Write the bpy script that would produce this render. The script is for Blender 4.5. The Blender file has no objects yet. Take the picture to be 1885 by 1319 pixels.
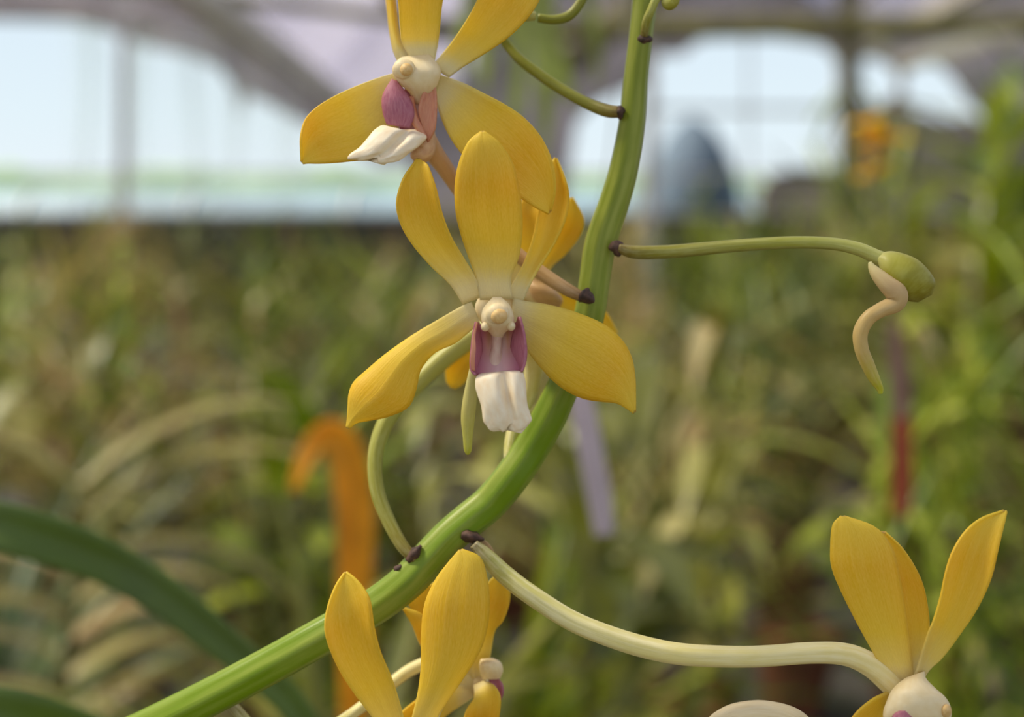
import bpy, math, random
from mathutils import Vector, Matrix
random.seed(11)
R = math.radians
sc = bpy.context.scene
col = sc.collection

# ------------------------------------------------------------------ camera
FPX = 2021.0            # focal length in pixels of the 1885 x 1319 frame
HZ = 430.0              # row of the horizon
CZ = 1.40               # lens height above the floor
D0 = 0.172              # distance of the sharp flower
cam_d = bpy.data.cameras.new('camera')
cam = bpy.data.objects.new('camera', cam_d); col.objects.link(cam)
cam.location = (0, 0, CZ); cam.rotation_euler = (R(90), 0, 0)
cam_d.sensor_width = 36; cam_d.lens = 36 * FPX / 1885
cam_d.shift_y = -(659.5 - HZ) / 1885
cam_d.clip_start = 0.01; cam_d.clip_end = 400
cam_d.dof.use_dof = True; cam_d.dof.focus_distance = D0 + 0.0015; cam_d.dof.aperture_fstop = 7.8
sc.camera = cam

# ------------------------------------------------------------------ light
sc.view_settings.view_transform = 'Standard'; sc.view_settings.look = 'None'
sc.view_settings.gamma = 1; sc.view_settings.use_curve_mapping = False
sc.view_settings.exposure = 0.14
w = bpy.data.worlds.new('sky'); sc.world = w; w.use_nodes = True
nt = w.node_tree; nt.nodes.clear()
o_ = nt.nodes.new('ShaderNodeOutputWorld'); bg = nt.nodes.new('ShaderNodeBackground')
tc = nt.nodes.new('ShaderNodeTexCoord'); sx = nt.nodes.new('ShaderNodeSeparateXYZ')
rp = nt.nodes.new('ShaderNodeValToRGB')
e = rp.color_ramp.elements
e[0].position = 0.0; e[0].color = (0.88, 0.96, 1.0, 1)
e[1].position = 0.6; e[1].color = (0.50, 0.68, 0.95, 1)
x_ = e.new(0.10); x_.color = (0.80, 0.93, 1.0, 1)
nt.links.new(tc.outputs['Generated'], sx.inputs[0]); nt.links.new(sx.outputs['Z'], rp.inputs[0])
nt.links.new(rp.outputs[0], bg.inputs[0]); bg.inputs[1].default_value = 0.88
nt.links.new(bg.outputs[0], o_.inputs[0])
sun_d = bpy.data.lights.new('sun', 'SUN'); sun = bpy.data.objects.new('sun', sun_d); col.objects.link(sun)
sun_d.energy = 10.0; sun_d.angle = R(14); sun_d.color = (1.0, 0.90, 0.70)
sd = Vector((-0.62, 0.12, 0.92))          # towards the sun: up and to the left, slightly behind the flowers
sun.rotation_euler = sd.to_track_quat('Z', 'Y').to_euler()

# ------------------------------------------------------------------ helpers
def lin(c):
    return tuple(((v / 255) / 12.92 if v / 255 <= .04045 else ((v / 255 + .055) / 1.055) ** 2.4) for v in c) + (1.0,)

def at(px, py, Y):
    """the point seen at photo pixel px, py that lies Y metres ahead"""
    return Vector(((px - 942.5) / FPX * Y, Y, CZ + (HZ - py) / FPX * Y))

def near(px, py, mm):
    return at(px, py, D0 + mm / 1000)

def cr(rows, n):
    """Catmull-Rom resampling of a list of tuples to n+1 rows"""
    m = len(rows) - 1; out = []
    for i in range(n + 1):
        t = i / n * m; k = min(int(t), m - 1); f = t - k
        p1, p2 = rows[k], rows[k + 1]
        p0 = rows[k - 1] if k > 0 else tuple(2 * a - b for a, b in zip(p1, p2))
        p3 = rows[k + 2] if k + 2 <= m else tuple(2 * b - a for a, b in zip(p1, p2))
        out.append(tuple(.5 * (2 * b + (c - a) * f + (2 * a - 5 * b + 4 * c - d) * f * f + (3 * b - a - 3 * c + d) * f ** 3)
                         for a, b, c, d in zip(p0, p1, p2, p3)))
    return out

def link(name, me, parent=None, mat=None, smooth=True):
    o = bpy.data.objects.new(name, me); col.objects.link(o)
    if parent is not None:
        o.parent = parent
        o.matrix_parent_inverse = Matrix.Translation(-wloc(parent))
    if mat: me.materials.append(mat)
    if smooth:
        for p in me.polygons: p.use_smooth = True
    return o

def wloc(o):
    v = Vector(o.location); p = o.parent
    return v if p is None else v
def tag(o, label=None, cat=None, group=None, kind=None):
    if label: o['label'] = label
    if cat: o['category'] = cat
    if group: o['group'] = group
    if kind: o['kind'] = kind
    return o
def empty(name, loc, label=None, cat=None, group=None):
    o = bpy.data.objects.new(name, None); col.objects.link(o); o.location = loc
    o.empty_display_size = .02
    return tag(o, label, cat, group)

def grid_mesh(name, V, uv, n, m, closed=False, caps=False):
    """V is (n+1) rows of m points; closed joins the last column to the first"""
    F = []; U = []
    mm = m if closed else m - 1
    for i in range(n):
        for j in range(mm):
            j2 = (j + 1) % m
            F.append((i * m + j, i * m + j2, (i + 1) * m + j2, (i + 1) * m + j))
            U += [(i / n, j / mm), (i / n, (j + 1) / mm), ((i + 1) / n, (j + 1) / mm), ((i + 1) / n, j / mm)]
    V = list(V)
    if caps:
        for r, fl in ((0, 1), (n, 0)):
            c = sum((Vector(V[r * m + j]) for j in range(m)), Vector()) / m
            V.append(c); ci = len(V) - 1
            for j in range(m):
                j2 = (j + 1) % m
                f = (r * m + j2, r * m + j, ci) if fl else (r * m + j, r * m + j2, ci)
                F.append(f); U += [(r / n, j / mm)] * 3
    me = bpy.data.meshes.new(name); me.from_pydata([tuple(v) for v in V], [], F); me.update()
    ul = me.uv_layers.new(name='UVMap')
    for i, u in enumerate(U): ul.data[i].uv = u
    return me

def sheet(name, L, Rr, depth, mat, parent, cup=0.0, n=34, m=13, thick=.00038, wave=0.0, mid=0.0, ph=0.0, tilt=0.0):
    """a petal: paired edge points, depth (mm) down its middle, cup (mm) by which the edges come forward"""
    k = len(L)
    if len(depth) != k:
        dd = cr([(d,) for d in depth], k - 1); depth = [d[0] for d in dd]
    rows = cr([(l[0], l[1], r[0], r[1], d) for l, r, d in zip(L, Rr, depth)], n)
    V = []
    for i, (lx, ly, rx, ry, d) in enumerate(rows):
        u = i / n
        for j in range(m):
            v = j / (m - 1); s = 2 * v - 1
            taper = math.sin(math.pi * min(1, max(0, u * .9 + .05)))
            dz = d + tilt * s - cup * s * s * taper + mid * math.exp(-(s / .16) ** 2) * taper
            dz += wave * math.sin(u * 9 + ph) * abs(s) ** 3 * (1 if s > 0 else -1) * taper
            V.append(near(lx + (rx - lx) * v, ly + (ry - ly) * v, dz))
    me = grid_mesh(name, V, None, n, m)
    o = link(name, me, parent, mat)
    if thick:
        md = o.modifiers.new('thickness', 'SOLIDIFY'); md.thickness = thick; md.offset = 0
    return o

def loft(name, rows, mat, parent, n=24, m=28, groove=0.0, gs=0.0, gw=.16, sq=1.0, notch=(0, 0), rag=0.0):
    """a fleshy body: rows of (lx, ly, rx, ry, depth, front mm, back mm)"""
    rr = cr(rows, n); V = []
    for i, (lx, ly, rx, ry, d, tf, tb) in enumerate(rr):
        u = i / n
        for k in range(m):
            a = 2 * math.pi * k / m
            s = math.copysign(abs(math.cos(a)) ** sq, math.cos(a)); q = math.sin(a)
            q = math.copysign(abs(q) ** sq, q)
            dz = -q * (tf * (1 - groove * math.exp(-((s - gs) / gw) ** 2)) if q > 0 else tb)
            g_ = math.exp(-((s - gs) / (gw * 1.3)) ** 2) * u ** 5; j = rag * math.sin(17 * u + 9 * s) * u
            V.append(near(lx + (rx - lx) * (1 + s) / 2 + notch[0] * g_ + j * s, ly + (ry - ly) * (1 + s) / 2 + notch[1] * g_ + j, d + dz))
    return link(name, grid_mesh(name, V, None, n, m, True, True), parent, mat)

def tube_mesh(name, pts, rad, n=40, m=18, ridge=0.0, nr=6, caps=True, flat=1.0):
    rr = cr([tuple(p) + (r,) for p, r in zip(pts, rad)], n)
    V = []; P = [Vector(r[:3]) for r in rr]
    T = (P[1] - P[0]).normalized(); N = T.orthogonal().normalized()
    if abs(T.z) < .95: N = (Vector((0, 0, 1)) - T * T.z).normalized()
    for i in range(n + 1):
        t = (P[min(i + 1, n)] - P[max(i - 1, 0)])
        T = t.normalized() if t.length > 1e-9 else T
        N = (N - T * N.dot(T)).normalized(); B = T.cross(N)
        for k in range(m):
            a = 2 * math.pi * k / m
            r = rr[i][3] * (1 + ridge * math.cos(nr * a))
            V.append(P[i] + N * (r * math.cos(a)) + B * (r * math.sin(a) * flat))
    return grid_mesh(name, V, None, n, m, True, caps)

def tube(name, pts, mat, parent, n=40, m=18, ridge=0.0, nr=6):
    """pts: (px, py, mm, radius px) near the flower"""
    P = [near(p[0], p[1], p[2]) for p in pts]; rad = [p[3] / FPX * (D0 + p[2] / 1000) for p in pts]
    return link(name, tube_mesh(name, P, rad, n, m, ridge, nr), parent, mat)

def ball(name, c, r, mat, parent, bump=0.0, seg=24, rings=16, rot=0):
    """an ellipsoid, c = (px, py, mm), r = (rx px, ry px, rz mm)"""
    V = []
    n = rings
    for i in range(n + 1):
        th = math.pi * (0.02 + .96 * i / n)
        for k in range(seg):
            a = 2 * math.pi * k / seg
            x, y, z = math.sin(th) * math.cos(a), math.cos(th), math.sin(th) * math.sin(a)
            b = 1 + bump * math.sin(3 * a + 2 * th) * math.sin(th)
            X = x * r[0] * b; Y = -y * r[1] * b
            V.append(near(c[0] + X * math.cos(rot) - Y * math.sin(rot), c[1] + X * math.sin(rot) + Y * math.cos(rot), c[2] + z * r[2] * b))
    return link(name, grid_mesh(name, V, None, n, seg, True, True), parent, mat)

def box(name, x0, x1, y0, y1, z0, z1, mat, parent=None):
    v = [(x, y, z) for z in (z0, z1) for y in (y0, y1) for x in (x0, x1)]
    f = [(0, 2, 3, 1), (4, 5, 7, 6), (0, 1, 5, 4), (2, 6, 7, 3), (0, 4, 6, 2), (1, 3, 7, 5)]
    me = bpy.data.meshes.new(name); me.from_pydata(v, [], f); me.update()
    return link(name, me, parent, mat, False)

# ------------------------------------------------------------------ materials
def new_mat(name):
    m = bpy.data.materials.new(name); m.use_nodes = True; t = m.node_tree; t.nodes.clear()
    out = t.nodes.new('ShaderNodeOutputMaterial')
    return m, t, out
def ramp(t, stops, src):
    r = t.nodes.new('ShaderNodeValToRGB'); e = r.color_ramp.elements
    e[0].position, e[0].color = stops[0][0], lin(stops[0][1])
    e[1].position, e[1].color = stops[-1][0], lin(stops[-1][1])
    for p, c in stops[1:-1]:
        k = e.new(p); k.color = lin(c)
    t.links.new(src, r.inputs[0]); return r.outputs[0]
def noise(t, scale, vec=None, detail=2.0):
    n = t.nodes.new('ShaderNodeTexNoise'); n.inputs['Scale'].default_value = scale; n.inputs['Detail'].default_value = detail
    if vec is not None: t.links.new(vec, n.inputs['Vector'])
    return n.outputs['Fac']
def mix(t, fac, a, b, mode='MIX'):
    m = t.nodes.new('ShaderNodeMix'); m.data_type = 'RGBA'; m.blend_type = mode
    for s, v in ((m.inputs['Factor'], fac), (m.inputs[6], a), (m.inputs[7], b)):
        if hasattr(v, 'links') or hasattr(v, 'is_linked'): t.links.new(v, s)
        else: s.default_value = v
    return m.outputs[2]
def mth(t, op, a, b=None):
    m = t.nodes.new('ShaderNodeMath'); m.operation = op
    for s, v in ((m.inputs[0], a), (m.inputs[1], b)):
        if v is None: continue
        if hasattr(v, 'is_linked'): t.links.new(v, s)
        else: s.default_value = v
    return m.outputs[0]
def uvs(t):
    n = t.nodes.new('ShaderNodeUVMap'); s = t.nodes.new('ShaderNodeSeparateXYZ'); t.links.new(n.outputs[0], s.inputs[0])
    return n.outputs[0], s.outputs[0], s.outputs[1]
def stretch(t, vec, sx_, sy_):
    m = t.nodes.new('ShaderNodeMapping'); t.links.new(vec, m.inputs[0]); m.inputs['Scale'].default_value = (sx_, sy_, 1)
    return m.outputs[0]
def finish(t, out, c, rough=.5, trans=0.0, tcol=None, bump=None, bs=.2, bd=.0002, spec=.4, sheen=0, sss=0, sr=(.002, .001, .0005)):
    p = t.nodes.new('ShaderNodeBsdfPrincipled')
    if hasattr(c, 'is_linked'): t.links.new(c, p.inputs['Base Color'])
    else: p.inputs['Base Color'].default_value = c
    p.inputs['Roughness'].default_value = rough; p.inputs['Specular IOR Level'].default_value = spec
    if sss:
        p.inputs['Subsurface Weight'].default_value = sss; p.inputs['Subsurface Radius'].default_value = sr; p.inputs['Subsurface Scale'].default_value = 1.0
    if bump is not None:
        b = t.nodes.new('ShaderNodeBump'); b.inputs['Strength'].default_value = bs; b.inputs['Distance'].default_value = bd
        t.links.new(bump, b.inputs['Height']); t.links.new(b.outputs[0], p.inputs['Normal'])
    if trans:
        tr = t.nodes.new('ShaderNodeBsdfTranslucent'); mx = t.nodes.new('ShaderNodeMixShader'); mx.inputs[0].default_value = trans
        s = tcol if tcol is not None else c
        if hasattr(s, 'is_linked'): t.links.new(s, tr.inputs[0])
        else: tr.inputs[0].default_value = s
        t.links.new(p.outputs[0], mx.inputs[1]); t.links.new(tr.outputs[0], mx.inputs[2]); t.links.new(mx.outputs[0], out.inputs[0])
    else: t.links.new(p.outputs[0], out.inputs[0])

def plain(name, c, rough=.6, var=.15, scale=8, trans=0.0, spec=.35):
    m, t, out = new_mat(name)
    g = t.nodes.new('ShaderNodeTexCoord')
    n = noise(t, scale, g.outputs['Object'], 4)
    d = tuple(v * (1 - var) for v in c); b = tuple(min(255, v * (1 + var)) for v in c)
    finish(t, out, ramp(t, [(.3, d), (.7, b)], n), rough, trans, spec=spec)
    return m

def petal_mat(name, base, body, deep):
    m, t, out = new_mat(name)
    uv, u, v = uvs(t)
    nz = noise(t, 1.0, stretch(t, uv, 2.5, 26), 3)
    fine = noise(t, 1.0, stretch(t, uv, 40, 60), 3)
    along = ramp(t, [(0.0, base), (.09, base), (.19, tuple((a + b) / 2 for a, b in zip(base, body))), (.34, body), (.62, deep), (.9, body), (.985, body), (1, (212, 176, 105))], mth(t, 'ADD', u, mth(t, 'MULTIPLY', mth(t, 'SUBTRACT', nz, .5), .07)))
    c = mix(t, .16, along, ramp(t, [(.3, tuple(x * .84 for x in deep)), (.7, (255, 236, 150))], nz), 'MIX')
    c = mix(t, .10, c, ramp(t, [(.35, (190, 150, 20)), (.65, (255, 240, 150))], fine), 'MIX')
    finish(t, out, c, .48, .46, bump=mth(t, 'ADD', nz, mth(t, 'MULTIPLY', fine, .35)), bs=.35, bd=.00025, spec=.3)
    return m
M = {}
M['petal'] = petal_mat('petal_yellow', (244, 234, 188), (251, 222, 62), (250, 206, 24))
def flesh(name, c1, c2, scale=1.0, trans=.25, rough=.5, su=6, sv=18):
    m, t, out = new_mat(name)
    uv, u, v = uvs(t)
    nz = noise(t, scale, stretch(t, uv, su, sv), 3)
    finish(t, out, ramp(t, [(.3, c1), (.7, c2)], nz), rough, trans, bump=nz, bs=.3, bd=.0003)
    return m
M['cream'] = flesh('cream_flesh', (242, 222, 172), (250, 234, 192))
M['white'] = flesh('white_lip', (246, 224, 186), (253, 241, 212), trans=.15)
M['anther'] = flesh('tan_anther', (222, 180, 110), (236, 202, 138), trans=.15)
M['peach'] = flesh('peach_flesh', (218, 172, 128), (232, 196, 146))
M['purple'] = flesh('purple_lobe', (184, 104, 124), (206, 138, 148), trans=.3)
M['pinkish'] = flesh('pink_lobe', (222, 150, 122), (236, 180, 140), trans=.35)
M['callus'] = flesh('pale_pink_callus', (226, 188, 168), (236, 210, 186))
# the cup of the lip: pale keel, mustard stains beside it, purple flanks
m, t, out = new_mat('lip_cup'); uv, u, v = uvs(t)
s = mth(t, 'ABSOLUTE', mth(t, 'SUBTRACT', v, .5))
up = ramp(t, [(0, (236, 212, 190)), (.14, (226, 192, 160)), (.21, (204, 150, 60)), (.30, (200, 130, 110)), (.4, (186, 108, 126))], s)
lo = ramp(t, [(0, (232, 196, 192)), (.2, (216, 164, 166)), (.4, (190, 112, 130))], s)
finish(t, out, mix(t, mth(t, 'MULTIPLY', u, 1.3), up, lo), .5, .3); M['cup'] = m

def stalk_mat(name, stops, wax, waxamt=.5, scale=30, rough=.42, trans=0.0):
    """stops along the length; pale waxy streaks lie in the grooves"""
    m, t, out = new_mat(name); uv, u, v = uvs(t)
    st = noise(t, 1.0, stretch(t, uv, 5, scale), 3); bl = noise(t, 1.0, stretch(t, uv, 30, 10), 4)
    c = ramp(t, stops, u)
    f = mth(t, 'MULTIPLY', ramp(t, [(.42, (0, 0, 0)), (.68, (255, 255, 255))], mth(t, 'ADD', mth(t, 'MULTIPLY', st, .7), mth(t, 'MULTIPLY', bl, .3))), waxamt)
    c = mix(t, f, c, lin(wax))
    finish(t, out, c, rough, trans, bump=st, bs=.3, bd=.0004, spec=.3)
    return m
M['stalk'] = stalk_mat('green_stalk', [(0, (110, 136, 4)), (.5, (102, 128, 4)), (.68, (112, 126, 20)), (1, (122, 128, 22))], (180, 182, 92), .45, 9)
M['ped_green'] = stalk_mat('green_pedicel', [(0, (120, 96, 44)), (.2, (146, 140, 48)), (.6, (168, 168, 70)), (1, (196, 192, 110))], (206, 204, 140), .35, 12, trans=.15)
M['ped_pale'] = stalk_mat('pale_pedicel', [(0, (120, 104, 60)), (.10, (190, 186, 96)), (.35, (226, 214, 138)), (1, (240, 222, 150))], (253, 244, 204), .6, 12, trans=.2)
M['ped_peach'] = stalk_mat('peach_pedicel', [(0, (120, 84, 40)), (.15, (186, 150, 100)), (.5, (206, 164, 110)), (1, (216, 176, 130))], (234, 206, 160), .3, 10, trans=.2)
M['ped_olive'] = stalk_mat('olive_pedicel', [(0, (110, 84, 40)), (.3, (124, 122, 36)), (1, (128, 132, 34))], (170, 168, 84), .3, 10)
M['spur'] = stalk_mat('spur_green', [(0, (214, 206, 150)), (.5, (206, 196, 110)), (1, (196, 196, 40))], (230, 226, 150), .3, 10, trans=.3)
M['spur_curl'] = stalk_mat('spur_peach', [(0, (222, 214, 150)), (.25, (214, 182, 130)), (.7, (204, 176, 100)), (.9, (196, 190, 50)), (1, (206, 210, 50))], (234, 214, 160), .3, 8, trans=.3)
M['bud'] = stalk_mat('bud_green', [(0, (206, 200, 120)), (.3, (170, 164, 56)), (1, (140, 128, 18))], (200, 196, 100), .4, 6, trans=.2)
M['bract'] = plain('dark_bract', (70, 50, 40), .7, .4, 900)

# ------------------------------------------------------------------ the flowering orchid
root = empty('orchid_plant', (-.24, .30, .76), 'orchid with an arching green stalk carrying waxy yellow flowers with pink and white lips', 'orchid')
stem_pts = [(-420, 2300, 120, 40), (-330, 1900, 80, 38), (-120, 1560, 44, 36), (130, 1406, 18, 34), (257, 1346, 10, 33.5), (387, 1282, 8, 33.5), (499, 1223, 8, 33.5), (576, 1180, 8, 33.5), (640, 1144, 9, 33.5), (699, 1109, 9, 33),
            (750, 1069, 9, 33), (788, 1029, 10, 33), (824, 990, 11, 32), (861, 958, 12, 32), (902, 924, 13, 32), (941, 878, 13, 32), (976, 827, 14, 32),
            (1008, 772, 14, 32), (1034, 716, 14, 30), (1062, 650, 14, 29), (1084, 580, 14, 28), (1094, 515, 14, 28), (1106, 445, 14, 29),
            (1134, 360, 14, 27.5), (1149, 304, 14, 26), (1163, 225, 14, 24), (1170, 145, 14, 22.5), (1179, 70, 14, 22), (1187, 0, 15, 23), (1198, -90, 16, 21), (1215, -260, 18, 17), (1250, -460, 20, 11), (1270, -560, 22, 5)]
tube('stalk', stem_pts, M['stalk'], root, n=260, m=36, ridge=.035, nr=7)
def bract(x, y, mm, r, ang=0, ln=1.6):
    """a dark papery scale clasping the stalk under a pedicel"""
    ca, sa = math.cos(ang), math.sin(ang); L, Rr = [], []
    for i in range(6):
        u = (i / 5 - .45) * 2 * r * ln; h = r * (.35, .95, 1.0, .8, .5, .1)[i] * (1 + .2 * math.sin(i * 2.3 + x))
        L.append((x + u * ca + h * sa, y + u * sa - h * ca)); Rr.append((x + u * ca - h * sa, y + u * sa + h * ca))
    sheet('bract', L, Rr, [mm, mm - .3, mm - .6, mm - .5, mm - .2, mm + .5], M['bract'], root, cup=-1.5, n=12, m=7, thick=.0003, wave=.4)

def flower(c, mm, label=None, r=26):
    f = ball('flower', (c[0], c[1], mm), (r, r * .9, 1.5), M['cream'], root)
    if label: f['label'] = label
    return f

# ---- flower A, at the top edge
A = flower((772, 135), 9.5, 'yellow flower at the top of the picture, cut by the frame', 34)
sheet('dorsal_sepal', [(758, 112), (741, 80), (737, 55), (734, 10), (728, -40), (732, -90), (752, -135), (775, -158)],
      [(800, 112), (806, 80), (809, 55), (813, 10), (822, -40), (822, -90), (804, -135), (778, -158)], [9, 9, 8, 7, 6, 6, 8, 11], M['petal'], A, cup=.9, mid=-.25)
sheet('petal', [(735, 118), (724, 90), (717, 50), (712, 5), (704, -50), (700, -100), (706, -140), (716, -160)],
      [(757, 112), (742, 88), (733, 55), (728, 5), (722, -50), (724, -100), (722, -140), (718, -160)], [9, 9, 10, 11, 12, 12, 11, 10], M['petal'], A, cup=-3.2)
sheet('petal', [(794, 122), (816, 98), (842, 64), (868, 22), (888, -18), (915, -60), (950, -88), (990, -92)],
      [(826, 142), (850, 124), (884, 103), (925, 76), (958, 47), (986, 12), (1004, -30), (1000, -84)], [9, 9.5, 9, 8, 7.5, 7.5, 8, 9], M['petal'], A, cup=1.2, wave=.3)
sheet('lateral_sepal', [(742, 130), (700, 142), (650, 161), (612, 179), (582, 198), (562, 220), (554, 250), (554, 275), (555, 297)],
      [(742, 172), (738, 222), (716, 266), (682, 290), (642, 296), (608, 299), (582, 300), (566, 300), (557, 301)], [10, 9.5, 9, 8, 7, 6.5, 6, 6, 6], M['petal'], A, cup=1.6, wave=.3)
sheet('lateral_sepal', [(806, 136), (850, 152), (890, 172), (930, 193), (966, 218), (998, 256), (1018, 304), (1022, 350), (1014, 388)],
      [(800, 172), (808, 205), (822, 240), (842, 272), (872, 306), (912, 338), (958, 364), (988, 383), (1010, 394)], [10, 10, 9.5, 9, 8, 7, 6, 6, 6.5], M['petal'], A, cup=1.8, wave=.35)
loft('column', [(740, 104, 790, 100, 9, .5, .5), (727, 115, 802, 112, 8, 2, 2), (722, 130, 812, 130, 7.5, 3, 2.5), (728, 146, 808, 148, 7.5, 3, 2.5),
                (740, 158, 800, 166, 8, 2.6, 2), (754, 172, 790, 180, 8.5, 1.6, 1.5), (763, 190, 782, 195, 9, .6, .6)], M['cream'], A, groove=.15, gs=.2, gw=.3)
ball('anther_cap', (743, 127, 5.2), (21, 19, 1.5), M['cream'], A, bump=.05)
o = ball('pollen_cap', (748, 128, 4.0), (12, 12, 1.0), M['anther'], A); o['label'] = 'tan pollen cap at the tip of the column'
o = sheet('lip_lobe', [(722, 146), (710, 165), (704, 182), (705, 205), (712, 229)], [(730, 150), (748, 172), (758, 190), (762, 212), (754, 236)], [7, 6, 5.5, 5.5, 6], M['purple'], A, cup=-1.0, n=20); o['label'] = 'purple-pink side lobe'
o = sheet('lip_lobe', [(794, 156), (782, 168), (774, 186), (772, 210), (782, 250)], [(801, 154), (803, 180), (803, 208), (800, 238), (788, 262)], [7.5, 7, 7, 7, 7.5], M['pinkish'], A, cup=.8, n=20); o['label'] = 'peach-pink side lobe'
o = sheet('lip', [(744, 160), (750, 185), (748, 210), (735, 236), (725, 250)], [(796, 166), (790, 190), (790, 220), (790, 250), (778, 266)], [9, 9, 9, 9, 8], M['cup'], A, cup=1.0, n=20); o['label'] = 'pink and mustard cup of the lip'
o = tube('callus', [(758, 178, 8, 4), (758, 200, 7.4, 8), (764, 222, 7, 8), (780, 248, 7, 5), (787, 256, 7.5, 2)], M['pinkish'], A, n=20)
o = loft('lip_midlobe', [(722, 238, 770, 238, 7.5, .6, .6), (706, 230, 786, 252, 6.4, 1.6, 1.2), (690, 238, 774, 266, 5.6, 1.9, 1.2), (676, 254, 760, 278, 4.8, 1.9, 1.1),
                     (662, 270, 744, 290, 4.2, 1.6, 1.0), (648, 280, 728, 297, 3.8, 1.2, .8), (640, 288, 716, 301, 3.6, .7, .5), (642, 292, 706, 303, 3.6, .2, .2)], M['white'], A, n=40, m=56, groove=.95, gs=.12, gw=.2, notch=(22, -12), rag=1.5); o['label'] = 'white two-ridged tip of the lip'
tube('spur', [(790, 225, 9, 10), (782, 262, 9, 20), (778, 280, 8.6, 20), (765, 285, 8, 14), (757, 286, 7.6, 5)], M['peach'], A, n=24)
tube('pedicel', [(1078, 549, 9, 9), (1040, 530, 10, 12), (985, 494, 13, 13), (930, 448, 15, 13), (880, 395, 16, 14), (845, 348, 15, 14), (818, 308, 13, 16), (795, 275, 11.5, 18), (780, 240, 11, 18), (775, 180, 11, 16)], M['ped_peach'], A, n=60, ridge=.04)

# ---- flower B, the sharp one in the middle
B = flower((914, 568), 6.6, 'sharp yellow flower in the middle, facing the camera', 40)
sheet('dorsal_sepal', [(884, 552), (876, 510), (862, 470), (848, 428), (839, 385), (838, 340), (845, 300), (862, 262), (886, 242)],
      [(944, 550), (940, 512), (955, 472), (961, 425), (960, 380), (954, 338), (942, 296), (918, 262), (890, 242)], [4.5, 4, 3, 1.5, .5, -.3, -.6, -.4, .4], M['petal'], B, cup=-1.3, mid=.3)
sheet('petal', [(852, 560), (830, 524), (792, 487), (758, 447), (737, 410), (730, 372), (741, 332), (756, 308), (768, 292)],
      [(890, 545), (876, 512), (855, 478), (830, 436), (813, 392), (802, 346), (788, 306), (780, 297), (770, 292)], [5.5, 5, 5, 4.5, 4, 3.5, 4, 5, 6], M['petal'], B, cup=1.8, wave=.4, mid=-.25)
sheet('petal', [(932, 548), (946, 518), (966, 482), (982, 436), (991, 390), (1001, 348), (1010, 318), (1016, 300), (1022, 290)],
      [(962, 556), (974, 526), (990, 496), (1018, 452), (1041, 404), (1047, 362), (1041, 332), (1032, 308), (1024, 291)], [5.5, 6, 7.5, 9, 10.5, 12, 12.5, 13, 13], M['petal'], B, cup=1.6, wave=-.3)
sheet('lateral_sepal', [(868, 556), (851, 563), (806, 589), (760, 617), (713, 650), (676, 681), (652, 703), (643, 724), (641, 748), (640, 770), (638, 787)],
      [(886, 600), (872, 603), (838, 630), (800, 648), (774, 680), (766, 716), (752, 748), (716, 765), (682, 772), (656, 777), (642, 788)], [5, 4.5, 4, 3.2, 2.5, 2, 1.6, 1.5, 1.8, 2.2, 2.5], M['petal'], B, cup=-1.6, wave=.5, mid=-.3)
sheet('lateral_sepal', [(944, 548), (966, 554), (1014, 562), (1066, 577), (1110, 596), (1142, 622), (1161, 654), (1168, 692), (1169, 725), (1169, 757)],
      [(940, 610), (962, 634), (984, 662), (1014, 696), (1044, 719), (1075, 733), (1106, 738), (1134, 741), (1152, 750), (1167, 760)], [5, 4.5, 4, 3.5, 3, 2.5, 2, 1.8, 1.8, 2], M['petal'], B, cup=-1.5, wave=-.3, mid=.25)
loft('column', [(908, 546, 922, 546, 2, .5, .5), (898, 556, 934, 556, 1, 1.8, 2), (889, 568, 942, 568, .2, 2.8, 3), (886, 582, 946, 582, -.2, 3.2, 3),
                (887, 595, 947, 594, 0, 2.8, 3), (890, 604, 946, 603, .4, 2, 2.5), (900, 611, 932, 610, 1, 1.3, 2), (908, 622, 926, 621, 2, .8, 1)], M['cream'], B, groove=.0)
ball('column_tooth', (893, 601, -1.4), (8, 9, 1.2), M['cream'], B, seg=16, rings=10)
ball('column_tooth', (941, 600, -1.4), (8, 9, 1.2), M['cream'], B, seg=16, rings=10)
ball('anther_cap', (916, 577, -2.4), (22, 20, 1.6), M['cream'], B, bump=.04)
o = ball('pollen_cap', (919, 582, -3.6), (15, 14, 1.1), M['anther'], B, bump=.05); o['label'] = 'tan pollen cap at the tip of the column'
o = sheet('lip', [(882, 598), (877, 620), (873, 645), (871, 668), (873, 690)], [(952, 594), (958, 616), (962, 640), (964, 662), (960, 684)], [3.5, 3.2, 2.4, 1.0, -.8], M['cup'], B, cup=1.5, n=20); o['label'] = 'purple and mustard cup of the lip'
o = tube('callus', [(916, 604, 1.6, 15), (915, 622, 2.0, 10), (914, 642, 2.0, 10), (912, 660, 1.8, 14), (912, 676, 1.6, 17), (912, 690, 1.4, 8)], M['callus'], B, n=20)
o = sheet('lip_lobe', [(876, 592), (871, 615), (868, 640), (866, 665), (868, 682), (876, 690)], [(880, 594), (884, 618), (887, 640), (886, 662), (883, 680), (878, 691)], [.6, .2, -.4, -.6, -.6, -.6], M['purple'], B, cup=-.3, tilt=1.8, n=20); o['label'] = 'purple-pink side lobe'
o = sheet('lip_lobe', [(955, 583), (948, 606), (942, 630), (942, 655), (948, 675), (958, 684)], [(957, 583), (964, 608), (968, 632), (969, 652), (966, 670), (960, 684)], [.6, .2, -.2, -.4, -.5, -.6], M['purple'], B, cup=-.3, tilt=-2.0, n=20); o['label'] = 'purple-pink side lobe'
sheet('lip_edge', [(877, 592), (871, 615), (868, 640), (866, 664), (868, 680)], [(879, 594), (875, 618), (876, 640), (874, 662), (874, 682)], [-1.4, -1.8, -2.4, -2.5, -2.2], M['pinkish'], B, n=20, m=5)
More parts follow.
